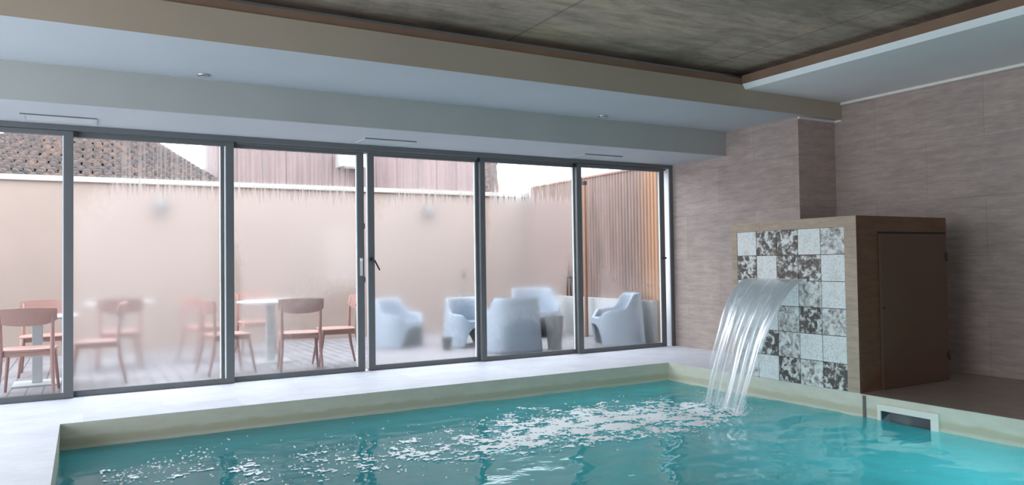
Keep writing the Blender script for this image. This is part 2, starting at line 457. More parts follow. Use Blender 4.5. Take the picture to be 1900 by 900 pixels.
# right soffit with chamfered inner edge
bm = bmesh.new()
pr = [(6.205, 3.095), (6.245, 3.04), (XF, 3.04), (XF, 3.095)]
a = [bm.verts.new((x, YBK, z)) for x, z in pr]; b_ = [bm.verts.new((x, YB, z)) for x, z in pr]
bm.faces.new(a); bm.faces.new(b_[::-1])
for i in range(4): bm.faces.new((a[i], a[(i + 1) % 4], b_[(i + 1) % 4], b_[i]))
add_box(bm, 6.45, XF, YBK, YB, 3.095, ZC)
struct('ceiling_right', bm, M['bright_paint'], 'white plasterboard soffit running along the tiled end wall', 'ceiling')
# brown lips standing on the soffit edges below the concrete
bm = bmesh.new(); add_box(bm, XL, 6.23, YB + 0.015, YB + 0.045, 3.09, 3.162)
struct('trim_1', bm, M['brown_lip'], 'brown cove lip along the beam facing the pool', 'trim')
bm = bmesh.new(); add_box(bm, 6.215, 6.245, YBK, YB + 0.015, 3.095, 3.19)
struct('trim_2', bm, M['brown_lip'], 'brown cove lip along the right hand soffit', 'trim')
bm = bmesh.new()
add_box(bm, XF - 0.022, XF, YBK, YB, 3.012, 3.04)
add_box(bm, XF - 0.022, XF, YB, YP, Z2 - 0.025, Z2); add_box(bm, XP, XF - 0.022, YP - 0.022, YP, Z2 - 0.025, Z2)
struct('trim_3', bm, M['cream_trim'], 'thin cream shadow trim where the end wall meets the soffit', 'trim')

# ------------------------------------------------------------------ sliding doors
TR = (YW, YW + 0.058, YW + 0.116)     # three tracks
DEP = 0.052
ZT, ZB0 = 2.475, 0.004
bm = bmesh.new()
add_box(bm, -1.66, XP, YW - 0.015, YW + 0.20, 2.478, 2.53)
add_box(bm, -1.66, XP, YW + 0.056, YW + 0.20, 2.462, 2.478)
add_box(bm, -1.66, -1.62, YW - 0.01, YW + 0.20, 0, 2.478)
hd = struct('trim_4', bm, M['aluminium'], 'grey aluminium head track running over all six sliding doors', 'door frame')
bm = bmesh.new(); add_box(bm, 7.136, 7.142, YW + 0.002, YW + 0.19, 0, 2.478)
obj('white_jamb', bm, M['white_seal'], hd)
bm = bmesh.new(); add_box(bm, 7.142, XP, YW - 0.012, YW + 0.19, 0, 2.478)
obj('grey_jamb', bm, M['aluminium'], hd)
for x0, tr in ((-0.084, 0), (1.345, 1), (4.165, 1), (5.553, 0)):
    bm = bmesh.new(); add_box(bm, x0, x0 + 0.022, TR[tr] - 0.004, TR[tr] + 0.05, 2.425, 2.478)
    obj('end_stop', bm, M['black'], hd)

ST = 0.079
def clear_glass():
    mt = bpy.data.materials.new('clear_glass'); mt.use_nodes = True
    nt = mt.node_tree; nt.nodes.clear()
    out = nt.nodes.new('ShaderNodeOutputMaterial')
    tr = nt.nodes.new('ShaderNodeBsdfTransparent'); tr.inputs[0].default_value = (0.97, 0.985, 0.98, 1)
    gl = nt.nodes.new('ShaderNodeBsdfGlossy'); gl.inputs['Roughness'].default_value = 0.02
    mx = nt.nodes.new('ShaderNodeMixShader'); mx.inputs[0].default_value = 0.03
    L(nt, tr.outputs[0], mx.inputs[1]); L(nt, gl.outputs[0], mx.inputs[2]); L(nt, mx.outputs[0], out.inputs['Surface'])
    return mt
CLEAR = clear_glass()
doors = [
    # x0, x1, track, stile widths, label, clear blobs
    (-1.62, -0.086, 0, ST, ST, 'leftmost sliding glass door, almost clear of mist', [(0.7, 1.2, 1.5, 2.4)], 2.6),
    (-0.17, 1.343, 1, ST, ST, 'misted sliding door second from the left, pink chairs behind', [(0.02, 2.2, 0.36, 0.62), (1.34, 1.2, 0.05, 1.8)], 1.92),
    (1.222, 2.747, 2, ST, ST, 'misted sliding door with a grey pull handle, left of the open gap', [(1.40, 2.25, 0.14, 0.40), (1.25, 0.42, 0.80, 0.56), (0.03, 0.8, 0.13, 0.72)], 1.90),
    (2.791, 4.245, 2, 0.077, 0.09, 'misted sliding door with a dark lever handle, right of the open gap', [(0.02, 2.2, 0.30, 0.48), (1.32, 0.42, 0.46, 0.36)], 1.92),
    (4.193, 5.648, 1, 0.067, 0.085, 'misted sliding door in front of the white tub chairs', [(0.01, 2.0, 0.08, 0.7), (1.33, 0.55, 0.24, 0.62), (0.55, 0.16, 0.5, 0.34)], 1.98),
    (5.575, 7.052, 0, 0.077, 0.079, 'rightmost sliding door, ribbed cladding behind its light mist', [(0.95, 1.65, 0.95, 1.0), (0.1, 1.2, 0.2, 1.9)], 2.12),
]
for i, (x0, x1, tr, sl, sr, label, blobs, tz) in enumerate(doors):
    y0 = TR[tr]; y1 = y0 + DEP
    d = thing('door_%d' % (i + 1), label, 'sliding door', (x0, y0, 0), kind='structure')
    w = x1 - x0
    bm = bmesh.new()
    rb, rtp = 0.052, 0.045
    add_box(bm, 0, sl, 0, DEP, ZB0, ZT, bev=0.003)
    add_box(bm, w - sr, w, 0, DEP, ZB0, ZT, bev=0.003)
    add_box(bm, sl, w - sr, 0.003, DEP - 0.003, ZB0, ZB0 + rb)
    add_box(bm, sl, w - sr, 0.003, DEP - 0.003, ZT - rtp, ZT)
    obj('frame', bm, M['aluminium'], d)
    pw, ph = w - sl - sr, ZT - rtp - ZB0 - rb
    am = [0.12, 0.95, 0.90, 0.92, 0.84, 0.55][i]
    gm = glass_fog('misted_glass_%d' % (i + 1), pw, ph, blobs, tz, am, seed=i * 1.7 + 0.4)
    bm = bmesh.new(); add_box(bm, 0, pw, -0.003, 0.003, 0, ph)
    bm.normal_update()
    bmesh.ops.recalc_face_normals(bm, faces=bm.faces[:])
    for f in bm.faces: f.material_index = 0 if f.normal.y < -0.5 else 1
    obj('glass_pane', bm, [gm, CLEAR], d, loc=(sl, DEP * 0.62, ZB0 + rb))
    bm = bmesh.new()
    add_box(bm, w - sr - 0.010, w - sr, 0.006, DEP * 0.62 - 0.004, ZB0 + rb, ZT - rtp)  # white strip painting the outdoor light on the stile's side face
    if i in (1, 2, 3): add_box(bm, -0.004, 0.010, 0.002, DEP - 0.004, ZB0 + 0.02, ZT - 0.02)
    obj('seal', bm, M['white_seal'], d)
    if i == 2:      # pull handle
        bm = bmesh.new(); hx = w - sr * 0.5
        add_box(bm, hx - 0.018, hx + 0.018, -0.012, 0.0, 1.07, 1.27, bev=0.003)
        hb = obj('pull_handle', bm, M['chrome'], d)
        bm = bmesh.new(); add_box(bm, hx - 0.012, hx + 0.012, -0.03, -0.012, 1.235, 1.262, bev=0.002)
        obj('thumb_latch', bm, M['white_seal'], hb)
        bm = bmesh.new()
        for zz in (0.995, 1.6): add_box(bm, w - 0.002, w + 0.012, 0.01, 0.04, zz, zz + 0.06)
        obj('strike_plate', bm, M['black'], d)
    if i == 3:      # lever handle
        bm = bmesh.new(); hx = sl * 0.45
        add_tube(bm, [(hx, 0, 1.255), (hx, -0.03, 1.255)], [0.022, 0.018], 14)
        hb = obj('handle_rose', bm, M['black'], d)
        bm = bmesh.new()
        add_tube(bm, [(hx, -0.038, 1.258), (hx + 0.03, -0.042, 1.235), (hx + 0.085, -0.042, 1.13)], [0.010, 0.010, 0.009], 10)
        obj('lever', bm, M['dark_metal'], hb)
    if i == 5:
        bm = bmesh.new(); hx = w - sr * 0.5
        add_box(bm, hx - 0.03, hx + 0.05, -0.016, 0.0, 1.215, 1.24, bev=0.003)
        obj('latch', bm, M['dark_metal'], d)

# ------------------------------------------------------------------ fountain box
fx0, fx1, fy0, fy1, fz = 5.95, 7.31, 4.30, 5.777, 1.573
fb = thing('fountain', 'brown tiled waterfall box with patterned tile front at the pool edge', 'fountain', (0, 0, 0))
ty0, ty1, tz1, tsz = 4.422, 5.702, 1.478, 0.2475
bm = bmesh.new()
add_box(bm, fx0 + 0.012, fx1, fy0, fy1, 0.0, fz)
fr = [(fy0, ty0, 0.0, fz), (ty1, fy1, 0.0, fz), (ty0, ty1, tz1, fz)]
for a0, a1, b0, b1 in fr: add_box(bm, fx0, fx0 + 0.012, a0, a1, b0, b1)
bm.normal_update()
bmesh.ops.recalc_face_normals(bm, faces=bm.faces[:])
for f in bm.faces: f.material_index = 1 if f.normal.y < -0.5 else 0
obj('box_body', bm, [M['box_tile'], M['box_tile_x']], fb)

def pattern_tile(name, kind):
    mt, nt, b = new_mat(name)
    v = mapping(nt, (1, 1, 1))
    if kind == 'plain':
        n = noise_tex(nt, v, 60, 4, 0.7); n2 = noise_tex(nt, v, 14, 5, 0.7)
        c = ramp(nt, n, [(0.32, (0.52, 0.49, 0.46)), (0.48, (0.78, 0.78, 0.77)), (0.7, (0.86, 0.865, 0.86))])
        d = ramp(nt, n2, [(0.30, (0.72, 0.68, 0.62)), (0.5, (1, 1, 1))])
        c = mixc(nt, 0.7, c, d, 'MULTIPLY')
    else:
        lo, hi = (0.455, 0.545) if kind == 'dark' else (0.38, 0.50)
        vo = nt.nodes.new('ShaderNodeTexVoronoi'); vo.feature = 'SMOOTH_F1'
        vo.inputs['Scale'].default_value = 19 if kind == 'dark' else 22
        dn = nt.nodes.new('ShaderNodeTexNoise'); dn.inputs['Scale'].default_value = 14; dn.inputs['Detail'].default_value = 3
        L(nt, v, dn.inputs['Vector'])
        ad = nt.nodes.new('ShaderNodeVectorMath'); ad.operation = 'MULTIPLY_ADD'
        L(nt, dn.outputs['Color'], ad.inputs[0]); ad.inputs[1].default_value = (0.11,) * 3; L(nt, v, ad.inputs[2])
        L(nt, ad.outputs[0], vo.inputs['Vector'])
        n = noise_tex(nt, v, 17, 5, 0.7, 1.2)
        mix = mth(nt, 'ADD', mth(nt, 'MULTIPLY', n, 0.62), mth(nt, 'MULTIPLY', vo.outputs['Distance'], 0.36))
        ink = (0.075, 0.062, 0.058) if kind == 'dark' else (0.17, 0.155, 0.15)
        c = ramp(nt, mix, [(lo - 0.05, ink), (lo + 0.01, tuple(x * 2.2 for x in ink)), (hi - 0.03, (0.62, 0.60, 0.57)), (hi + 0.06, (0.80, 0.80, 0.79))])
        n2 = noise_tex(nt, v, 11, 4, 0.6)
        c = mixc(nt, smooth(nt, n2, 0.52, 0.68, 0, 0.5), c, (0.26, 0.19, 0.14))
    L(nt, c, b.inputs['Base Color']); b.inputs['Roughness'].default_value = 0.4
    return mt
PT = [pattern_tile('speckled_white_tile', 'plain'), pattern_tile('floral_dark_tile', 'dark'), pattern_tile('floral_grey_tile', 'grey'), M['dark_metal']]
bm = bmesh.new()
# rows from the top, columns from the left (far end) to the right; 0 plain, 1 dark, 2 grey
grid = ['01102', '10110', '00020', '00212', '21200', '20121']
cw = (ty1 - ty0) / 5
for r_, row in enumerate(grid):
    for c_, k in enumerate(row):
        yb = ty1 - c_ * cw; zt_ = tz1 - r_ * tsz
        add_box(bm, fx0 + 0.002, fx0 + 0.011, yb - cw + 0.003, yb - 0.003, max(0.002, zt_ - tsz + 0.003), zt_ - 0.003, int(k), bev=0.0)
add_box(bm, fx0 + 0.009, fx0 + 0.0118, ty0, ty1, 0.0, tz1, 3)
obj('tile_panel', bm, PT, fb)
bm = bmesh.new()
SL0, SL1, SLZ = 4.83, 5.55, 1.0
add_box(bm, fx0 - 0.006, fx0 + 0.004, SL0, SL1, SLZ - 0.035, SLZ + 0.002)
obj('spout_slot', bm, M['chrome'], fb)
bm = bmesh.new(); add_box(bm, 6.253, 7.272, fy0 - 0.02, fy0 + 0.0, 0.012, 1.412, bev=0.004)
hatch = obj('hatch_door', bm, M['hatch'], fb); 
bm = bmesh.new(); add_box(bm, 6.253, 7.285, fy0 - 0.006, fy0 - 0.0005, 1.414, 1.432); add_box(bm, 7.274, 7.282, fy0 - 0.004, fy0 - 0.0005, 0.012, 1.414)
obj('shadow_gap', bm, M['black'], fb)
for zz in (0.2, 1.15):
    bm = bmesh.new(); add_tube(bm, [(7.278, fy0 - 0.018, zz), (7.278, fy0 - 0.018, zz + 0.09)], 0.012, 10); add_box(bm, 7.235, 7.278, fy0 - 0.024, fy0 - 0.02, zz + 0.01, zz + 0.08)
    obj('hinge', bm, M['dark_metal'], hatch)
bm = bmesh.new(); add_tube(bm, [(6.285, fy0 - 0.02, 0.74), (6.285, fy0 - 0.028, 0.74)], 0.009, 10)
obj('keyhole', bm, M['black'], hatch)

# skimmer
sk = thing('pool_skimmer', 'rectangular cream framed skimmer mouth in the right pool wall', 'skimmer', (0, 0, 0))
bm = bmesh.new(); px0 = XPOOL1 - 0.016
add_box(bm, px0, XPOOL1 - 0.001, SK0 - 0.065, SK0, -0.40, -0.062)
add_box(bm, px0, XPOOL1 - 0.001, SK1, SK1 + 0.03, -0.40, -0.062)
add_box(bm, px0, XPOOL1 - 0.001, SK0, SK1, SKT, -0.062)
add_box(bm, px0, XPOOL1 - 0.001, SK0, SK1, -0.40, SKB)
obj('face_plate', bm, M['cream_trim'], sk)
bm = bmesh.new()
add_box(bm, XPOOL1 + 0.112, XPOOL1 + 0.118, SK0, SK1, SKB, SKT)
add_box(bm, XPOOL1, XPOOL1 + 0.112, SK0 + 0.0005, SK0 + 0.003, SKB, SKT); add_box(bm, XPOOL1, XPOOL1 + 0.112, SK1 - 0.003, SK1 - 0.0005, SKB, SKT)
add_box(bm, XPOOL1, XPOOL1 + 0.112, SK0 + 0.003, SK1 - 0.003, SKT - 0.003, SKT - 0.0005)
obj('throat', bm, M['vent_dark'], sk)
bm = bmesh.new(); add_box(bm, XPOOL1 - 0.006, XPOOL1 - 0.0005, 4.245, 4.275, -0.3, -0.012)
tag(obj('trim_5', bm, M['mauve_siding_flat']), 'dark vertical joint in the pool edge below the box corner', 'trim', kind='structure')

# ------------------------------------------------------------------ water
FALL_V = 1.45
LAND = (5.23, 5.27)
def wave(x, y):
    d = math.hypot(x - LAND[0], y - LAND[1])
    amp = 0.006 + 0.020 * math.exp(-d / 1.5)
    h = mnoise.noise(Vector((x * 1.6 + 3, y * 2.6, 1.3))) * 0.9
    h += mnoise.noise(Vector((x * 4.2, y * 6.0 + 9, 2.1))) * 0.45
    h += mnoise.noise(Vector((x * 11, y * 14, 5.1))) * 0.14
    h += 0.35 * math.sin(d * 11.0) * math.exp(-d / 1.8)
    return h * amp
bm = bmesh.new()
NX, NY = 230, 210
xs = [XPOOL0 + (XPOOL1 - XPOOL0) * i / NX for i in range(NX + 1)]
ys = [YPOOL0 + (YPOOL1 - YPOOL0) * j / NY for j in range(NY + 1)]
vg = [[bm.verts.new((x, y, wave(x, y))) for y in ys] for x in xs]
for i in range(NX):
    for j in range(NY):
        bm.faces.new((vg[i][j], vg[i + 1][j], vg[i + 1][j + 1], vg[i][j + 1])).smooth = True
def water_mat():
    mt = bpy.data.materials.new('turquoise_water'); mt.use_nodes = True
    nt = mt.node_tree; nt.nodes.clear()
    out = nt.nodes.new('ShaderNodeOutputMaterial')
    n = noise_tex(nt, mapping(nt, (4, 7, 1)), 2.0, 2, 0.5, 0.3)
    bp = nt.nodes.new('ShaderNodeBump'); bp.inputs['Strength'].default_value = 0.25; bp.inputs['Distance'].default_value = 0.010
    L(nt, n, bp.inputs['Height'])
    dfa = nt.nodes.new('ShaderNodeBsdfDiffuse'); dfa.inputs['Color'].default_value = (0.045, 0.33, 0.38, 1)
    tla = nt.nodes.new('ShaderNodeBsdfTranslucent'); tla.inputs['Color'].default_value = (0.22, 0.80, 0.90, 1)
    df = nt.nodes.new('ShaderNodeMixShader'); df.inputs[0].default_value = 0.45
    L(nt, dfa.outputs[0], df.inputs[1]); L(nt, tla.outputs[0], df.inputs[2])
    tr = nt.nodes.new('ShaderNodeBsdfTransparent'); tr.inputs[0].default_value = (0.25, 0.80, 0.83, 1)
    gl = nt.nodes.new('ShaderNodeBsdfGlossy'); gl.inputs['Roughness'].default_value = 0.03
    fr = nt.nodes.new('ShaderNodeFresnel'); fr.inputs['IOR'].default_value = 1.33
    L(nt, bp.outputs[0], gl.inputs['Normal']); L(nt, bp.outputs[0], fr.inputs['Normal'])
    m1 = nt.nodes.new('ShaderNodeMixShader'); m1.inputs[0].default_value = 0.70
    L(nt, tr.outputs[0], m1.inputs[1]); L(nt, df.outputs[0], m1.inputs[2])
    m2 = nt.nodes.new('ShaderNodeMixShader')
    L(nt, fr.outputs[0], m2.inputs[0]); L(nt, m1.outputs[0], m2.inputs[1]); L(nt, gl.outputs[0], m2.inputs[2])
    L(nt, m2.outputs[0], out.inputs['Surface'])
    return mt
pw_ = obj('water', bm, water_mat(), loc=(0, 0, ZW), fix=False)
tag(pw_, 'rippled turquoise pool water', 'water', kind='structure')

# unseen lamp added low on the near wall to brighten the water
pl_ = thing('pool_lamp', 'round underwater lamp in the near pool wall', 'pool lamp', (4.9, YPOOL0, -0.75))
bm = bmesh.new(); add_lathe(bm, [(0.14, 0.0), (0.15, 0.02), (0.13, 0.03), (0.12, 0.015)], 28, cap=False)
o_ = obj('bezel', bm, M['chrome'], pl_); o_.rotation_euler = (R(-90), 0, 0)
la = bpy.data.lights.new('pool_lamp_light', 'AREA'); la.shape = 'DISK'; la.size = 0.24; la.energy = 22; la.spread = R(110); la.color = (0.75, 0.96, 1.0)
lo_ = bpy.data.objects.new('pool_lamp_light', la); C.objects.link(lo_); lo_.location = (4.9, YPOOL0 + 0.035, -0.75)
lo_.rotation_euler = (R(72), 0, R(-4))

# foam drifting away from the fall, ragged islands on the waves
def foam_mat():
    mt, nt, b = new_mat('white_foam')
    n = noise_tex(nt, mapping(nt), 90, 3)
    L(nt, ramp(nt, n, [(0.3, (0.86, 0.93, 0.97)), (0.6, (0.95, 0.98, 1.0))]), b.inputs['Base Color'])
    b.inputs['Roughness'].default_value = 0.5
    b.inputs['Subsurface Weight'].default_value = 0.0
    return mt
M['foam'] = foam_mat()
axis = [(5.32, 5.27, 0.34, 0.30), (4.75, 5.33, 0.50, 0.30), (4.2, 5.42, 0.66, 0.32), (3.6, 5.38, 0.66, 0.30), (3.0, 5.30, 0.52, 0.22), (2.4, 5.20, 0.46, 0.06), (1.7, 5.25, 0.5, -0.12), (0.9, 5.5, 0.5, -0.2), (0.1, 5.8, 0.4, -0.24)]
def foam_level(x, y):
    for i in range(len(axis) - 1):
        a, b = axis[i], axis[i + 1]
        if b[0] <= x <= a[0]:
            t = (a[0] - x) / (a[0] - b[0])
            cy_ = a[1] + (b[1] - a[1]) * t; wd = a[2] + (b[2] - a[2]) * t; g = a[3] + (b[3] - a[3]) * t
            return g - 0.42 * (abs(y - cy_) / wd) ** 2
    return -1
bm = bmesh.new()
cs = 0.016
vc = {}
def fv(i, j):
    k = (i, j)
    if k not in vc:
        x, y = i * cs, j * cs
        x += mnoise.noise(Vector((x * 40, y * 40, 3))) * cs * 0.45; y += mnoise.noise(Vector((x * 40, y * 40, 8))) * cs * 0.45
        vc[k] = bm.verts.new((x, y, wave(x, y) + 0.004 + 0.006 * abs(mnoise.noise(Vector((x * 25, y * 25, 1))))))
    return vc[k]
for i in range(int(0.1 / cs), int(5.4 / cs)):
    for j in range(int(4.5 / cs), int(6.7 / cs)):
        x, y = (i + .5) * cs, (j + .5) * cs
        lv = foam_level(x, y)
        if lv < -0.6: continue
        nz = 0.65 * mnoise.noise(Vector((x * 5.5, y * 8.5, 0.7))) + 0.55 * mnoise.noise(Vector((x * 17, y * 24, 4.7))) + 0.5 * mnoise.noise(Vector((x * 38, y * 55, 2.7)))
        if nz + lv > 0.13:
            bm.faces.new((fv(i, j), fv(i + 1, j), fv(i + 1, j + 1), fv(i, j + 1))).smooth = True
tag(obj('foam', bm, M['foam'], loc=(0, 0, ZW), fix=False), 'white foam drifting over the pool from the waterfall', 'foam', kind='stuff')
# bubbles
bm = bmesh.new()
rb_ = random.Random(5)
def bubble(x, y, r):
    z = wave(x, y)
    t = bm.verts.new((x, y, z + r))
    rg = [bm.verts.new((x + r * math.cos(a), y + r * math.sin(a), z)) for a in [q * PI / 3 for q in range(6)]]
    rm = [bm.verts.new((x + r * .75 * math.cos(a), y + r * .75 * math.sin(a), z + r * .66)) for a in [q * PI / 3 for q in range(6)]]
    for q in range(6):
        bm.faces.new((rg[q], rg[(q + 1) % 6], rm[(q + 1) % 6], rm[q])).smooth = True
        bm.faces.new((rm[q], rm[(q + 1) % 6], t)).smooth = True
for _ in range(620):
    t = rb_.random()
    x = 4.9 - 4.2 * t + rb_.gauss(0, .2); y = 5.35 + rb_.gauss(0, 0.30 + 0.15 * t)
    if x < 0.05 or y > 6.7: continue
    bubble(x, y, rb_.uniform(0.003, 0.009))
for _ in range(150):
    x = 0.1 + abs(rb_.gauss(0, .42)); y = 5.5 + rb_.gauss(0, .12) + x * 0.75
    if y < 6.7: bubble(x, y, rb_.uniform(0.003, 0.009))
for _ in range(60):
    x = 0.0 + abs(rb_.gauss(0, .2)); y = 5.2 + rb_.gauss(0, .2)
    bubble(x, y, rb_.uniform(0.003, 0.009))
tag(obj('bubbles', bm, M['foam'], loc=(0, 0, ZW), fix=False), 'tiny white bubbles scattered over the turquoise water', 'bubbles', kind='stuff')

# waterfall: a thin sheet leaving the slot, breaking into strands
def fall_mat():
    mt = bpy.data.materials.new('falling_water'); mt.use_nodes = True
    nt = mt.node_tree; nt.nodes.clear()
    out = nt.nodes.new('ShaderNodeOutputMaterial')
    uv = nt.nodes.new('ShaderNodeUVMap'); uv.uv_map = 'flow'
    mp = nt.nodes.new('ShaderNodeMapping'); mp.inputs['Scale'].default_value = (1, 1, 1)
    L(nt, uv.outputs[0], mp.inputs['Vector'])
    def nz(sx, sy, sc, o=0):
        q = nt.nodes.new('ShaderNodeMapping'); q.inputs['Scale'].default_value = (sx, sy, 1); q.inputs['Location'].default_value = (o, o, 0)
        L(nt, uv.outputs[0], q.inputs['Vector']); return noise_tex(nt, q.outputs[0], sc, 3, 0.6, 0.2)
    sp = nt.nodes.new('ShaderNodeSeparateXYZ'); L(nt, uv.outputs[0], sp.inputs[0])
    a = nz(16, 1.3, 1.0); a2 = nz(45, 2.2, 1.0, 4)
    s = mth(nt, 'ADD', mth(nt, 'MULTIPLY', a, 0.6), mth(nt, 'MULTIPLY', a2, 0.4))
    white = smooth(nt, s, 0.50, 0.66)
    low = smooth(nt, sp.outputs['Y'], 0.35, 1.0)
    white = mth(nt, 'ADD', mth(nt, 'MULTIPLY', white, mth(nt, 'ADD', mth(nt, 'MULTIPLY', low, 0.35), 0.5)), mth(nt, 'MULTIPLY', low, 0.10), clamp=True)
    gap = mth(nt, 'MULTIPLY', smooth(nt, nz(13, 1.6, 1.0, 9), 0.44, 0.54), 1.0)
    hole = mth(nt, 'MULTIPLY', mth(nt, 'SUBTRACT', 1.0, gap), smooth(nt, sp.outputs['Y'], 0.45, 0.95))
    bp = nt.nodes.new('ShaderNodeBump'); bp.inputs['Strength'].default_value = 0.35; bp.inputs['Distance'].default_value = 0.015
    L(nt, s, bp.inputs['Height'])
    tr = nt.nodes.new('ShaderNodeBsdfTransparent'); tr.inputs[0].default_value = (0.97, 0.99, 1, 1)
    gl = nt.nodes.new('ShaderNodeBsdfGlossy'); gl.inputs['Roughness'].default_value = 0.22; L(nt, bp.outputs[0], gl.inputs['Normal'])
    fr = nt.nodes.new('ShaderNodeFresnel'); fr.inputs['IOR'].default_value = 1.33
    df = nt.nodes.new('ShaderNodeBsdfDiffuse'); df.inputs[0].default_value = (0.88, 0.90, 0.94, 1)
    tl = nt.nodes.new('ShaderNodeBsdfTranslucent'); tl.inputs[0].default_value = (0.88, 0.90, 0.94, 1)
    dm = nt.nodes.new('ShaderNodeMixShader'); dm.inputs[0].default_value = 0.35
    L(nt, df.outputs[0], dm.inputs[1]); L(nt, tl.outputs[0], dm.inputs[2])
    m1 = nt.nodes.new('ShaderNodeMixShader'); L(nt, mth(nt, 'MULTIPLY', fr.outputs[0], 0.7, clamp=True), m1.inputs[0])
    L(nt, tr.outputs[0], m1.inputs[1]); L(nt, gl.outputs[0], m1.inputs[2])
    m2 = nt.nodes.new('ShaderNodeMixShader'); L(nt, mth(nt, 'ADD', mth(nt, 'MULTIPLY', white, 0.7), 0.26, clamp=True), m2.inputs[0])
    L(nt, m1.outputs[0], m2.inputs[1]); L(nt, dm.outputs[0], m2.inputs[2])
    tr2 = nt.nodes.new('ShaderNodeBsdfTransparent')
    m3 = nt.nodes.new('ShaderNodeMixShader'); L(nt, hole, m3.inputs[0])
    L(nt, m2.outputs[0], m3.inputs[1]); L(nt, tr2.outputs[0], m3.inputs[2])
    L(nt, m3.outputs[0], out.inputs['Surface'])
    return mt
bm = bmesh.new(); uvl = bm.loops.layers.uv.new('flow')
NU, NV = 90, 60
T_END = math.sqrt(2 * (SLZ - ZW + 0.01) / 9.8)
def fall_pt(u, v, k=0):
    t = T_END * v
    yc = SL0 + (SL1 - SL0) * u
    yc = yc + (5.27 - yc) * 0.30 * v * v
    rip = mnoise.noise(Vector((u * 9, v * 1.3, 2 + k * 5))) * 0.030 * v + mnoise.noise(Vector((u * 26, v * 2.5, 7 + k * 3))) * 0.006 * v
    ed = 0.03 * v * mnoise.noise(Vector((v * 4, u * 2, 11)))
    x = 5.938 - FALL_V * t + rip - (0.03 * k * v)
    z = SLZ - 0.012 * k - 4.9 * t * t + rip * 0.6
    return x, yc + ed, z
for k in range(2):
    g = [[bm.verts.new(fall_pt(i / NU, j / NV, k)) for j in range(NV + 1)] for i in range(NU + 1)]
    for i in range(NU):
        for j in range(NV):
            f = bm.faces.new((g[i][j], g[i][j + 1], g[i + 1][j + 1], g[i + 1][j])); f.smooth = True
            for lp, (a, b) in zip(f.loops, ((i, j), (i, j + 1), (i + 1, j + 1), (i + 1, j))):
                lp[uvl].uv = (a / NU * 0.7 + k * 3.3, b / NV)
wf = tag(obj('waterfall', bm, fall_mat(), fix=False), 'clear sheet of water arching from the tiled box into the pool', 'waterfall')
# splash droplets at the foot
bm = bmesh.new()
for _ in range(420):
    a = rb_.uniform(0, 2 * PI); q = abs(rb_.gauss(0, 0.10))
    x = 5.24 + q * math.cos(a) * 0.9; y = rb_.uniform(4.97, 5.5) + q * math.sin(a); z = abs(rb_.gauss(0, 0.06)) * max(0.1, 1 - q * 2)
    r = rb_.uniform(0.002, 0.006)
    vs = [bm.verts.new((x + dx * r, y + dy * r, z + dz * r)) for dx, dy, dz in ((1, 0, 0), (-1, 0, 0), (0, 1, 0), (0, -1, 0), (0, 0, 1.6), (0, 0, -1.2))]
    for i_, j_, k_ in ((0, 2, 4), (2, 1, 4), (1, 3, 4), (3, 0, 4), (2, 0, 5), (1, 2, 5), (3, 1, 5), (0, 3, 5)):
        bm.faces.new((vs[i_], vs[j_], vs[k_])).smooth = True
tag(obj('splash', bm, M['foam'], loc=(0, 0, ZW + 0.01), fix=False), 'spray of droplets where the waterfall hits the pool', 'splash', kind='stuff')

# ------------------------------------------------------------------ ceiling fittings
def vent(x, label, src=None):
    if src: return dup(src, (x, 7.79, Z1), 0, label)
    v = thing('air_vent', label, 'vent', (x, 7.79, Z1), group='linear air vents above the sliding doors')
    w, d = 0.29, 0.16
    bm = bmesh.new()
    for a in ((-w, w, -d, -d + 0.03), (-w, w, d - 0.03, d), (-w, -w + 0.03, -d + 0.03, d - 0.03), (w - 0.03, w, -d + 0.03, d - 0.03)):
        add_box(bm, *a, -0.012, 0.0)
    obj('frame', bm, M['white_paint'], v)
    bm = bmesh.new()
    for q in range(9):
        y = -d + 0.045 + q * (2 * d - 0.09) / 8
        add_box(bm, -w + 0.03, w - 0.03, y - 0.009, y + 0.009, -0.010, -0.002)
    obj('slats', bm, M['vent_grey'], v)
    bm = bmesh.new(); add_box(bm, -w + 0.03, w - 0.03, -d + 0.03, d - 0.03, -0.0018, -0.0004); add_box(bm, -w, w, -d - 0.006, -d - 0.0005, -0.008, -0.0005)
    obj('backing', bm, M['vent_dark'], v)
    return v
v0 = vent(-0.19, 'slatted air vent in the low soffit above the leftmost door')
vent(2.86, 'slatted air vent in the low soffit above the door gap', v0)
vent(5.68, 'slatted air vent in the low soffit above the tub chairs', v0)
def spot(x, label, src=None):
    if src: return dup(src, (x, 6.87, Z2), 0, label)
    s = thing('downlight', label, 'downlight', (x, 6.87, Z2), group='recessed spotlights in the middle soffit')
    bm = bmesh.new(); add_lathe(bm, [(0.052, 0.0), (0.055, -0.010), (0.046, -0.014), (0.036, -0.004)], 28, cap=False)
    obj('ring', bm, M['chrome'], s)
    bm = bmesh.new(); add_lathe(bm, [(0.036, -0.0035), (0.020, -0.0025), (0.001, -0.0022)], 24, cap=False)
    obj('lamp', bm, M['vent_dark'], s)
    return s
s0 = spot(0.885, 'small round recessed spotlight above the second door from the left')
spot(5.10, 'small round recessed spotlight nearest the tiled pier', s0)

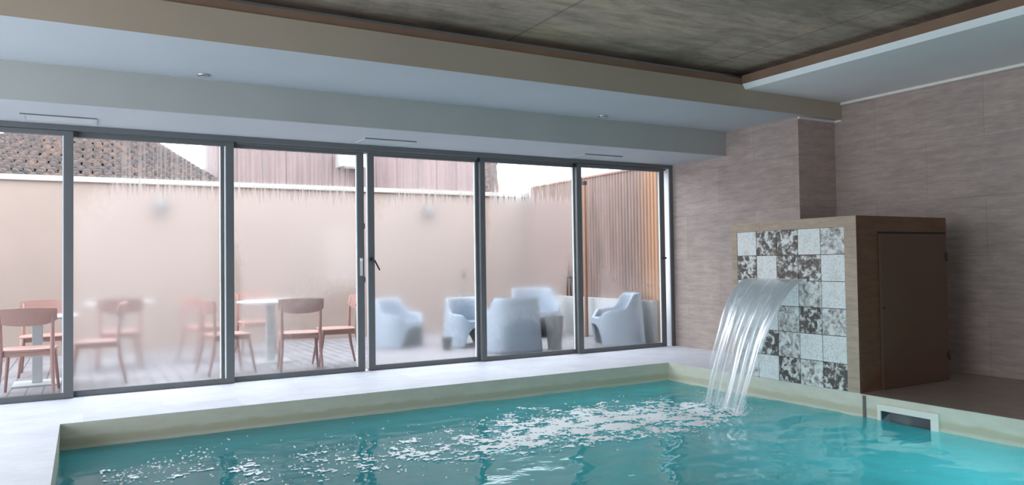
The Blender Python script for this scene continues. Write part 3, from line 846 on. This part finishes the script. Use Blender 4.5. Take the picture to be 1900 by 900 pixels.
# ------------------------------------------------------------------ courtyard
ZG = 0.0
bm = bmesh.new(); add_box(bm, -5, 7.4, YW + 0.26, YG + 0.2, -0.12, ZG)
struct('floor_courtyard', bm, M['terrace'], 'lavender grey plank terrace outside the sliding doors', 'floor')
wc = wall('wall_courtyard', (-6, 7.25, YG, YG + 0.2, 0, 2.40), M['courtyard'], 'tall peach rendered courtyard wall')
bm = bmesh.new(); add_box(bm, -6, 7.25, YG - 0.05, YG + 0.25, 2.40, 2.475, bev=0.006)
struct('trim_6', bm, M['coping'], 'pale coping strip along the top of the peach wall', 'coping')

def ribbed():
    mt, nt, b = new_mat('ribbed_copper_cladding')
    tc = nt.nodes.new('ShaderNodeTexCoord'); sp = nt.nodes.new('ShaderNodeSeparateXYZ')
    L(nt, tc.outputs['Object'], sp.inputs[0])
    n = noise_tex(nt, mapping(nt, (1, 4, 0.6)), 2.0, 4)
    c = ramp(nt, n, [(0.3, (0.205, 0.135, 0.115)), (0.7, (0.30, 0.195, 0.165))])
    c = mixc(nt, smooth(nt, sp.outputs['Y'], 8.4, 8.95, 0.75, 0.0), c, (0.58, 0.29, 0.15))  # orange blended in at the near end paints a warm reflection
    L(nt, c, b.inputs['Base Color']); b.inputs['Roughness'].default_value = 0.5
    return mt
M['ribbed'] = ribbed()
bm = bmesh.new()
pitch = 0.075
yy = 8.4; prof = []
while yy < YG - 0.02:
    for dy, dx in ((0, 0), (0.018, 0.018), (0.042, 0.018), (0.06, 0)):
        prof.append((yy + dy, XP - dx))
    yy += pitch
prev = None
for y, x in prof:
    a = bm.verts.new((x, y, 0.02)); b = bm.verts.new((x, y, 2.56))
    a2 = bm.verts.new((x + 0.012, y, 0.02)); b2 = bm.verts.new((x + 0.012, y, 2.56))
    if prev:
        bm.faces.new((prev[0], a, b, prev[1])); bm.faces.new((prev[2], prev[3], b2, a2)); bm.faces.new((prev[1], b, b2, prev[3]))
    prev = (a, b, a2, b2)
cl = thing('ribbed_fence', 'tall ribbed copper brown fence closing the right side of the courtyard', 'fence')
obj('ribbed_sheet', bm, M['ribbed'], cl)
box_obj('top_rail', (XP - 0.03, XP + 0.03, 8.4, YG - 0.02, 2.56, 2.59), M['copper'], cl)
bm = bmesh.new(); add_box(bm, 7.09, 7.175, 8.42, YG - 0.01, 0, 0.615, bev=0.012)
tag(obj('low_wall', bm, M['white_table']), 'low white wall along the foot of the ribbed fence', 'low wall', kind='structure')

pp = thing('metal_post', 'tall thin coppery post with a dark cap before the ribbed fence', 'post', (6.955, 9.88, 0))
bm = bmesh.new(); add_box(bm, -0.022, 0.022, -0.022, 0.022, 0, 2.42, bev=0.004); obj('pole', bm, M['copper'], pp)
bm = bmesh.new(); add_box(bm, -0.03, 0.03, -0.03, 0.03, 2.42, 2.48, bev=0.004); obj('cap', bm, M['dark_metal'], pp)

# background beyond the wall
def rooftile():
    mt, nt, b = new_mat('old_roof_tiles')
    n = noise_tex(nt, mapping(nt), 9, 4, 0.7); n2 = noise_tex(nt, mapping(nt), 1.5, 4)
    c = ramp(nt, n, [(0.3, (0.05, 0.042, 0.042)), (0.5, (0.12, 0.095, 0.09)), (0.72, (0.28, 0.16, 0.11))])
    d = ramp(nt, n2, [(0.35, (0.7, 0.75, 0.85)), (0.65, (1.1, 1, 0.95))])
    L(nt, mixc(nt, 0.8, c, d, 'MULTIPLY'), b.inputs['Base Color']); b.inputs['Roughness'].default_value = 0.85
    return mt
M['rooftile'] = rooftile()
def tiled_roof(label, xa, xb, xr0, xr1, ye, ze, yr, zr, vis):
    """slope facing the courtyard from eave (xa..xb) to ridge (xr0..xr1), built of rows of half-round tiles"""
    t = thing('tiled_roof', label, 'roof')
    bm = bmesh.new(); rows = 17
    rnd = random.Random(3)
    for r_ in range(rows):
        t0, t1 = r_ / rows, min(1.0, (r_ + 1.25) / rows)
        x0, x1 = xa + (xr0 - xa) * t0, xb + (xr1 - xb) * t0
        n = max(1, int((x1 - x0) / 0.15))
        for q in range(n):
            x = x0 + (q + 0.5) * (x1 - x0) / n + rnd.uniform(-.008, .008)
            lift = 0.03
            pa = Vector((x, ye + (yr - ye) * t0, ze + (zr - ze) * t0 + lift)); pb = Vector((x, ye + (yr - ye) * t1, ze + (zr - ze) * t1))
            ra, rb2 = 0.072, 0.058
            va, vb = [], []
            for s_ in range(6):
                an = PI * s_ / 5
                va.append(bm.verts.new(pa + Vector((ra * math.cos(an), 0, ra * math.sin(an)))))
                vb.append(bm.verts.new(pb + Vector((rb2 * math.cos(an), 0, rb2 * math.sin(an)))))
            for s_ in range(5): bm.faces.new((va[s_], va[s_ + 1], vb[s_ + 1], vb[s_])).smooth = True
            bm.faces.new(va)
    obj('tile_courses', bm, M['rooftile'], t)
    bm = bmesh.new()
    pts = [(xa, ye, ze - 0.02), (xb, ye, ze - 0.02), (xr1, yr, zr - 0.02), (xr0, yr, zr - 0.02)]
    lo = [(x, y, z - 0.1) for x, y, z in pts]
    A = [bm.verts.new(p) for p in pts]; B = [bm.verts.new(p) for p in lo]
    bm.faces.new(A); bm.faces.new(B[::-1])
    for q in range(4): bm.faces.new((A[q], A[(q + 1) % 4], B[(q + 1) % 4], B[q]))
    obj('underlay', bm, M['rooftile'], t)
    bm = bmesh.new(); n = max(2, int((xr1 - xr0) / 0.16))
    for q in range(n):
        x = xr0 + (q + 0.5) * (xr1 - xr0) / n
        add_tube(bm, [(x - 0.09, yr, zr + 0.05), (x + 0.08, yr, zr + 0.035)], [0.085, 0.07], 10)
    obj('ridge_tiles', bm, M['rooftile'], t)
    box_obj('gable_wall', (xr0 + 0.2, xr1 - 0.2, yr - 0.5, yr + 0.2, 0, zr - 0.5), M['courtyard'], t)
    box_obj('eave_wall', (xa + 0.1, xb - 0.1, ye + 0.1, ye + 0.3, 0, ze - 0.13), M['courtyard'], t)
    return t
tiled_roof('old brown clay tile roof seen over the peach wall by the leftmost door', -2.1, 2.0, -1.2, 1.2, 13.0, 2.50, 16.0, 3.58, 0)
tiled_roof('small strip of dark tile roof showing right of the mauve building', 7.0, 7.75, 7.2, 8.42, 14.2, 2.60, 15.5, 3.50, 0)

def siding():
    mt, nt, b = new_mat('mauve_siding')
    tc = nt.nodes.new('ShaderNodeTexCoord'); sp = nt.nodes.new('ShaderNodeSeparateXYZ')
    L(nt, tc.outputs['Object'], sp.inputs[0])
    n = noise_tex(nt, mapping(nt, (3, 1, 0.5)), 2, 4)
    c = ramp(nt, n, [(0.3, (0.17, 0.115, 0.115)), (0.7, (0.24, 0.165, 0.16))])
    fr = mth(nt, 'ABSOLUTE', mth(nt, 'SUBTRACT', mth(nt, 'FRACT', mth(nt, 'DIVIDE', sp.outputs['X'], 0.42)), 0.5))
    ln = smooth(nt, fr, 0.008, 0.02, 0.35, 1.0)
    cm = nt.nodes.new('ShaderNodeCombineColor')
    for i in range(3): L(nt, ln, cm.inputs[i])
    L(nt, mixc(nt, 1, c, cm.outputs[0], 'MULTIPLY'), b.inputs['Base Color']); b.inputs['Roughness'].default_value = 0.7
    return mt
bb = thing('building', 'mauve clad building rising behind the middle of the peach wall', 'building')
sd = siding()
box_obj('clad_wall', (1.98, 6.95, 13.7, 15.5, 0, 3.62), sd, bb)
box_obj('parapet', (1.94, 6.99, 13.66, 15.54, 3.62, 3.69), M['mauve_siding_flat'], bb)
ac = thing('air_conditioner', 'white air conditioner box high on the mauve building', 'air conditioner', (4.27, 13.49, 2.98))
bm = bmesh.new(); add_box(bm, -0.24, 0.24, -0.16, 0.16, 0, 0.24, bev=0.012); obj('casing', bm, M['white_table'], ac)
bm = bmesh.new(); add_lathe(bm, [(0.09, 0.0), (0.09, 0.012), (0.02, 0.014)], 24)
fan = obj('fan_grille', bm, M['vent_grey'], ac, loc=(0.1, -0.158, 0.12)); fan.rotation_euler = (R(90), 0, 0)
bm = bmesh.new()
bm.free()
for x in (-0.18, 0.18):
    bm = bmesh.new(); add_box(bm, x - 0.015, x + 0.015, -0.14, 0.205, -0.02, 0.0)
    obj('bracket', bm, M['dark_metal'], ac)

def wall_lamp(x, label, src=None):
    if src: return dup(src, (x, YG, 2.10), 0, label)
    t = thing('wall_lamp', label, 'wall lamp', (x, YG, 2.10), group='lamps on the peach wall')
    bm = bmesh.new(); add_box(bm, -0.05, 0.05, -0.02, 0.0, -0.07, 0.07, bev=0.005); obj('back_plate', bm, M['dark_metal'], t)
    bm = bmesh.new(); add_lathe(bm, [(0.045, 0.10), (0.075, -0.10), (0.068, -0.10), (0.04, 0.09)], 20); o = obj('lamp_shade', bm, M['planter_grey'], t, loc=(0, -0.10, 0))
    bm = bmesh.new(); add_tube(bm, [(0, -0.02, 0.03), (0, -0.06, 0.03)], 0.012, 8); obj('arm', bm, M['dark_metal'], t)
    return t
w0 = wall_lamp(0.96, 'dim grey lamp on the peach wall behind the second door from the left')
wall_lamp(5.16, 'dim grey lamp on the peach wall right of the door gap', w0)

# ------------------------------------------------------------------ chairs and tables
def make_chair():
    t = thing('terrace_chair', '', 'chair', group='salmon pink terrace chairs')
    sh, w = 0.445, 0.225
    bm = bmesh.new()                                    # seat: rounded, lightly dished slab
    n = 16; top, bot = [], []
    for i in range(n * 2):
        a = 2 * PI * i / (n * 2); ca, sa = math.cos(a), math.sin(a)
        p = 5.0
        r = (abs(ca) ** p + abs(sa) ** p) ** (-1 / p)
        x, y = w * r * ca, 0.22 * r * sa
        x *= 1.0 + 0.04 * (y / 0.22)
        top.append((x, y)); 
    rings = []
    for sc_, z in ((0.0, -0.008), (0.5, -0.006), (0.9, 0.0), (1.0, -0.003), (1.0, -0.018), (0.93, -0.026)):
        if sc_ == 0: rings.append([bm.verts.new((0, 0, sh + z))]); continue
        rings.append([bm.verts.new((x * sc_, y * sc_, sh + z)) for x, y in top])
    for i in range(len(top)):
        j = (i + 1) % len(top)
        bm.faces.new((rings[0][0], rings[1][i], rings[1][j])).smooth = True
        for k in range(1, len(rings) - 1):
            bm.faces.new((rings[k][i], rings[k + 1][i], rings[k + 1][j], rings[k][j])).smooth = True
    bm.faces.new(rings[-1])
    obj('seat', bm, M['salmon'], t)
    bm = bmesh.new()                                    # curved backrest board
    N = 14; g = []
    for i in range(N + 1):
        u = i / N * 2 - 1
        x = u * 0.245; yb = -0.255 + 0.055 * u * u
        zt = 0.835 - 0.012 * u * u; zb = 0.665 + 0.02 * u * u + 0.03 * abs(u) ** 6
        lean = 0.03
        g.append([bm.verts.new((x, yb + 0.0, zb)), bm.verts.new((x, yb - lean, zt)), bm.verts.new((x, yb - lean + 0.018, zt)), bm.verts.new((x, yb + 0.018, zb))])
    for i in range(N):
        for k in range(4):
            bm.faces.new((g[i][k], g[i + 1][k], g[i + 1][(k + 1) % 4], g[i][(k + 1) % 4])).smooth = False
    bm.faces.new(g[0]); bm.faces.new(g[-1][::-1])
    bmesh.ops.bevel(bm, geom=[e for e in bm.edges if e.calc_face_angle(0) > 1.0], offset=0.005, segments=2, affect='EDGES')
    obj('backrest', bm, M['salmon'], t)
    for s in (-1, 1):
        bm = bmesh.new()
        add_tube(bm, [(s * 0.225, 0.245, 0.0), (s * 0.20, 0.195, 0.30), (s * 0.195, 0.185, sh - 0.02)], [0.012, 0.018, 0.020], 10)
        obj('leg', bm, M['salmon'], t)
        bm = bmesh.new()
        add_tube(bm, [(s * 0.225, -0.27, 0.0), (s * 0.208, -0.215, 0.25), (s * 0.205, -0.195, 0.46), (s * 0.208, -0.205, 0.68), (s * 0.21, -0.224, 0.80)], [0.012, 0.018, 0.020, 0.016, 0.012], 10)
        obj('leg', bm, M['salmon'], t)
    bm = bmesh.new()
    for s in (-1, 1): add_box(bm, s * 0.19 - 0.009, s * 0.19 + 0.009, -0.19, 0.18, sh - 0.065, sh - 0.024)
    add_box(bm, -0.185, 0.185, 0.165, 0.183, sh - 0.065, sh - 0.024); add_box(bm, -0.185, 0.185, -0.193, -0.175, sh - 0.065, sh - 0.024)
    obj('apron', bm, M['salmon'], t)
    return t
ch = make_chair()
ch.location = (-0.455, 8.60, 0); ch.rotation_euler = (0, 0, R(-3))
ch['label'] = 'salmon pink chair, back turned, just outside the clear leftmost door'
for x, y, rz, lb in [
    (-0.40, 10.15, R(180), 'salmon pink chair beyond the small table, half hidden behind the nearest chair'),
    (0.12, 9.02, R(88), 'misted salmon pink chair in profile just right of the leftmost door frame'),
    (0.36, 10.15, R(2), 'misted salmon pink chair with its back covering the far white table'),
    (2.13, 8.66, R(-9), 'salmon pink chair with its curved back to the room beside the grey pull handle'),
    (2.63, 8.93, R(84), 'salmon pink chair in clear profile half behind the grey pull handle door edge'),
    (1.40, 9.02, R(-80), 'salmon pink chair cut by the frame between second and third doors'),
    (1.36, 10.35, R(-70), 'faint misted salmon pink chair near the right edge of the second door'),
    (2.05, 10.75, R(180), 'faint salmon pink chair behind the white table of the third door'),
]:
    dup(ch, (x, y, 0), rz, lb)

def make_table(r, h):
    t = thing('pedestal_table', '', 'table', group='white pedestal tables on the terrace')
    bm = bmesh.new(); add_lathe(bm, [(r - 0.02, h - 0.028), (r, h - 0.022), (r, h - 0.004), (r - 0.006, h)], 40); obj('tabletop', bm, M['white_table'], t)
    bm = bmesh.new(); add_box(bm, -0.05, 0.05, -0.05, 0.05, 0.02, h - 0.03, bev=0.006); obj('pedestal', bm, M['white_table'], t)
    bm = bmesh.new(); add_box(bm, -0.23, 0.23, -0.23, 0.23, 0, 0.02, bev=0.006); obj('base', bm, M['white_table'], t)
    return t
tb = make_table(0.40, 0.76); tb.location = (0.40, 10.95, 0)
tb['label'] = 'white table with a chair back in front, seen through the second door'
dup(tb, (2.02, 9.70, 0), 0, 'white table behind the chair in the third door')
dup(tb, (-0.42, 9.30, 0), 0, 'white table glimpsed under the nearest chair back in the leftmost door', 0.93)

def make_tub(back_arch):
    """moulded plastic tub armchair facing +Y"""
    t = thing('tub_armchair', '', 'armchair', group='white moulded tub armchairs')
    NA, NZ = 64, 14
    bm = bmesh.new(); rows_o, rows_i = [], []
    def plan(a, z, ins=0.0):
        p = 2.5
        ca, sa = math.cos(a), math.sin(a)
        r = (abs(ca) ** p + abs(sa) ** p) ** (-1 / p)
        k = 1.0 - 0.13 * min(1.0, z / 0.70)
        kk = k if sa < 0.3 else 1.0 - 0.08 * min(1, z / 0.70)
        return Vector((ca * r * (0.37 * k - ins), sa * r * (0.36 * (k if sa < 0 else kk) - ins), z))
    def top(a):
        s = -math.sin(a)                                   # 1 at the back, -1 at the front
        if s > 0.0: return 0.49 + 0.20 * (lambda q: q * q * (3 - 2 * q))(min(1, s / 0.55))
        if s > -0.62: return 0.49 + 0.03 * s
        return 0.471 - 0.10 * min(1, (-0.62 - s) / 0.2)
    def bottom(a):
        s = -math.sin(a); c = abs(math.cos(a))
        if s < -0.3 and c < 0.72: return 0.29 * (1 - (c / 0.72) ** 6)
        if back_arch and s > 0.3 and c < 0.7: return 0.20 * (1 - (c / 0.7) ** 6)
        return 0.0
    for i in range(NA):
        a = 2 * PI * i / NA
        zt, zb = top(a), bottom(a)
        rows_o.append([bm.verts.new(plan(a, zb + (zt - zb) * k / NZ)) for k in range(NZ + 1)])
        rows_i.append([bm.verts.new(plan(a, zb + (zt - 0.012 - zb) * k / NZ, 0.04)) for k in range(NZ + 1)])
    for i in range(NA):
        j = (i + 1) % NA
        for k in range(NZ):
            bm.faces.new((rows_o[i][k], rows_o[j][k], rows_o[j][k + 1], rows_o[i][k + 1])).smooth = True
            bm.faces.new((rows_i[i][k], rows_i[i][k + 1], rows_i[j][k + 1], rows_i[j][k])).smooth = True
        bm.faces.new((rows_o[i][NZ], rows_o[j][NZ], rows_i[j][NZ], rows_i[i][NZ])).smooth = True
        bm.faces.new((rows_o[i][0], rows_i[i][0], rows_i[j][0], rows_o[j][0])).smooth = True
    obj('shell', bm, M['white_plastic'], t)
    bm = bmesh.new(); rg = []
    for q, (sc_, z) in enumerate(((0.0, 0.335), (0.6, 0.34), (1.0, 0.365), (1.0, 0.32), (0.6, 0.30))):
        if sc_ == 0: rg.append([bm.verts.new((0, 0, z))]); continue
        ring = []
        for i in range(NA):
            p = plan(2 * PI * i / NA, z, 0.03)
            ring.append(bm.verts.new((p.x * sc_, p.y * sc_, z + 0.02 * (p.y * sc_))))
        rg.append(ring)
    for i in range(NA):
        j = (i + 1) % NA
        bm.faces.new((rg[0][0], rg[1][i], rg[1][j])).smooth = True
        for k in range(1, 4): bm.faces.new((rg[k][i], rg[k + 1][i], rg[k + 1][j], rg[k][j])).smooth = True
    bm.faces.new(rg[-1])
    obj('seat', bm, M['white_plastic'], t)
    return t
tub = make_tub(False); tub.scale = (1.06,) * 3; tub.location = (5.04, 8.90, 0); tub.rotation_euler = (0, 0, R(-8))
tub['label'] = 'white tub armchair with its rounded back against the glass, fifth door'
dup(tub, (6.68, 8.72, 0), R(66), 'white tub armchair seen from the side through the rightmost door', 1.06)
dup(tub, (6.35, 10.45, 0), R(170), 'pale tub armchair peeping over the one with its back to the glass', 1.12)
tub2 = make_tub(True); tub2.location = (4.86, 9.85, 0); tub2.rotation_euler = (0, 0, R(190))
tub2['label'] = 'white tub armchair facing the room, clear at the right of the lever handle door'
dup(tub2, (3.95, 10.4, 0), R(215), 'white armchair lost in mist, left of the clear facing one')

pl = thing('planter', 'tapered grey square planter beside the white tub chair', 'planter', (5.60, 8.72, 0))
bm = bmesh.new()
for (a0, b0, z0), (a1, b1, z1) in (((0.065, 0.065, 0), (0.092, 0.092, 0.46)),):
    lo = [bm.verts.new((sx * a0, sy * b0, z0)) for sx, sy in ((-1, -1), (1, -1), (1, 1), (-1, 1))]
    hi = [bm.verts.new((sx * a1, sy * b1, z1)) for sx, sy in ((-1, -1), (1, -1), (1, 1), (-1, 1))]
    hi2 = [bm.verts.new((sx * 0.08, sy * 0.08, z1)) for sx, sy in ((-1, -1), (1, -1), (1, 1), (-1, 1))]
    dn = [bm.verts.new((sx * 0.075, sy * 0.075, z1 - 0.05)) for sx, sy in ((-1, -1), (1, -1), (1, 1), (-1, 1))]
    bm.faces.new(lo[::-1]); bm.faces.new(dn)
    for q in range(4):
        w = (q + 1) % 4
        bm.faces.new((lo[q], lo[w], hi[w], hi[q])); bm.faces.new((hi[q], hi[w], hi2[w], hi2[q])); bm.faces.new((hi2[q], hi2[w], dn[w], dn[q]))
obj('pot', bm, M['planter_grey'], pl)
bm = bmesh.new(); add_box(bm, -0.075, 0.075, -0.075, 0.075, 0.395, 0.412); obj('soil', bm, M['dark_metal'], pl)

pot = thing('flower_pot', 'small dark pot on the terrace beside the facing armchair', 'pot', (4.36, 9.55, 0))
bm = bmesh.new(); add_lathe(bm, [(0.055, 0.0), (0.075, 0.15), (0.08, 0.15), (0.08, 0.175), (0.068, 0.175), (0.062, 0.14)], 24); obj('pot', bm, M['dark_metal'], pot)
bm = bmesh.new(); add_lathe(bm, [(0.066, 0.140), (0.03, 0.150), (0.002, 0.152)], 20); obj('soil', bm, M['black'], pot)

sk_ = thing('garden_torch', 'thin dark garden torch standing behind the facing armchair', 'garden torch', (5.06, 10.45, 0))
bm = bmesh.new(); add_tube(bm, [(0, 0, 0), (0, 0, 0.95)], 0.010, 8); obj('rod', bm, M['dark_metal'], sk_)
bm = bmesh.new(); add_lathe(bm, [(0.012, 0.95), (0.024, 0.98), (0.024, 1.05), (0.006, 1.12)], 14); obj('burner', bm, M['dark_metal'], sk_)

ln_ = thing('lantern_stand', 'dark metal candle stand on the low white wall', 'candle stand', (7.128, 10.62, 0.615))
bm = bmesh.new()
add_tube(bm, [(0, -0.055, 0.0), (0, -0.045, 0.30)], 0.012, 8); add_tube(bm, [(0, 0.055, 0.0), (0, 0.045, 0.30)], 0.012, 8)
obj('stand_legs', bm, M['dark_metal'], ln_)
bm = bmesh.new(); add_lathe(bm, [(0.045, 0.30), (0.048, 0.32), (0.025, 0.335), (0.012, 0.36), (0.010, 0.46), (0.002, 0.60)], 16); obj('spike', bm, M['dark_metal'], ln_)
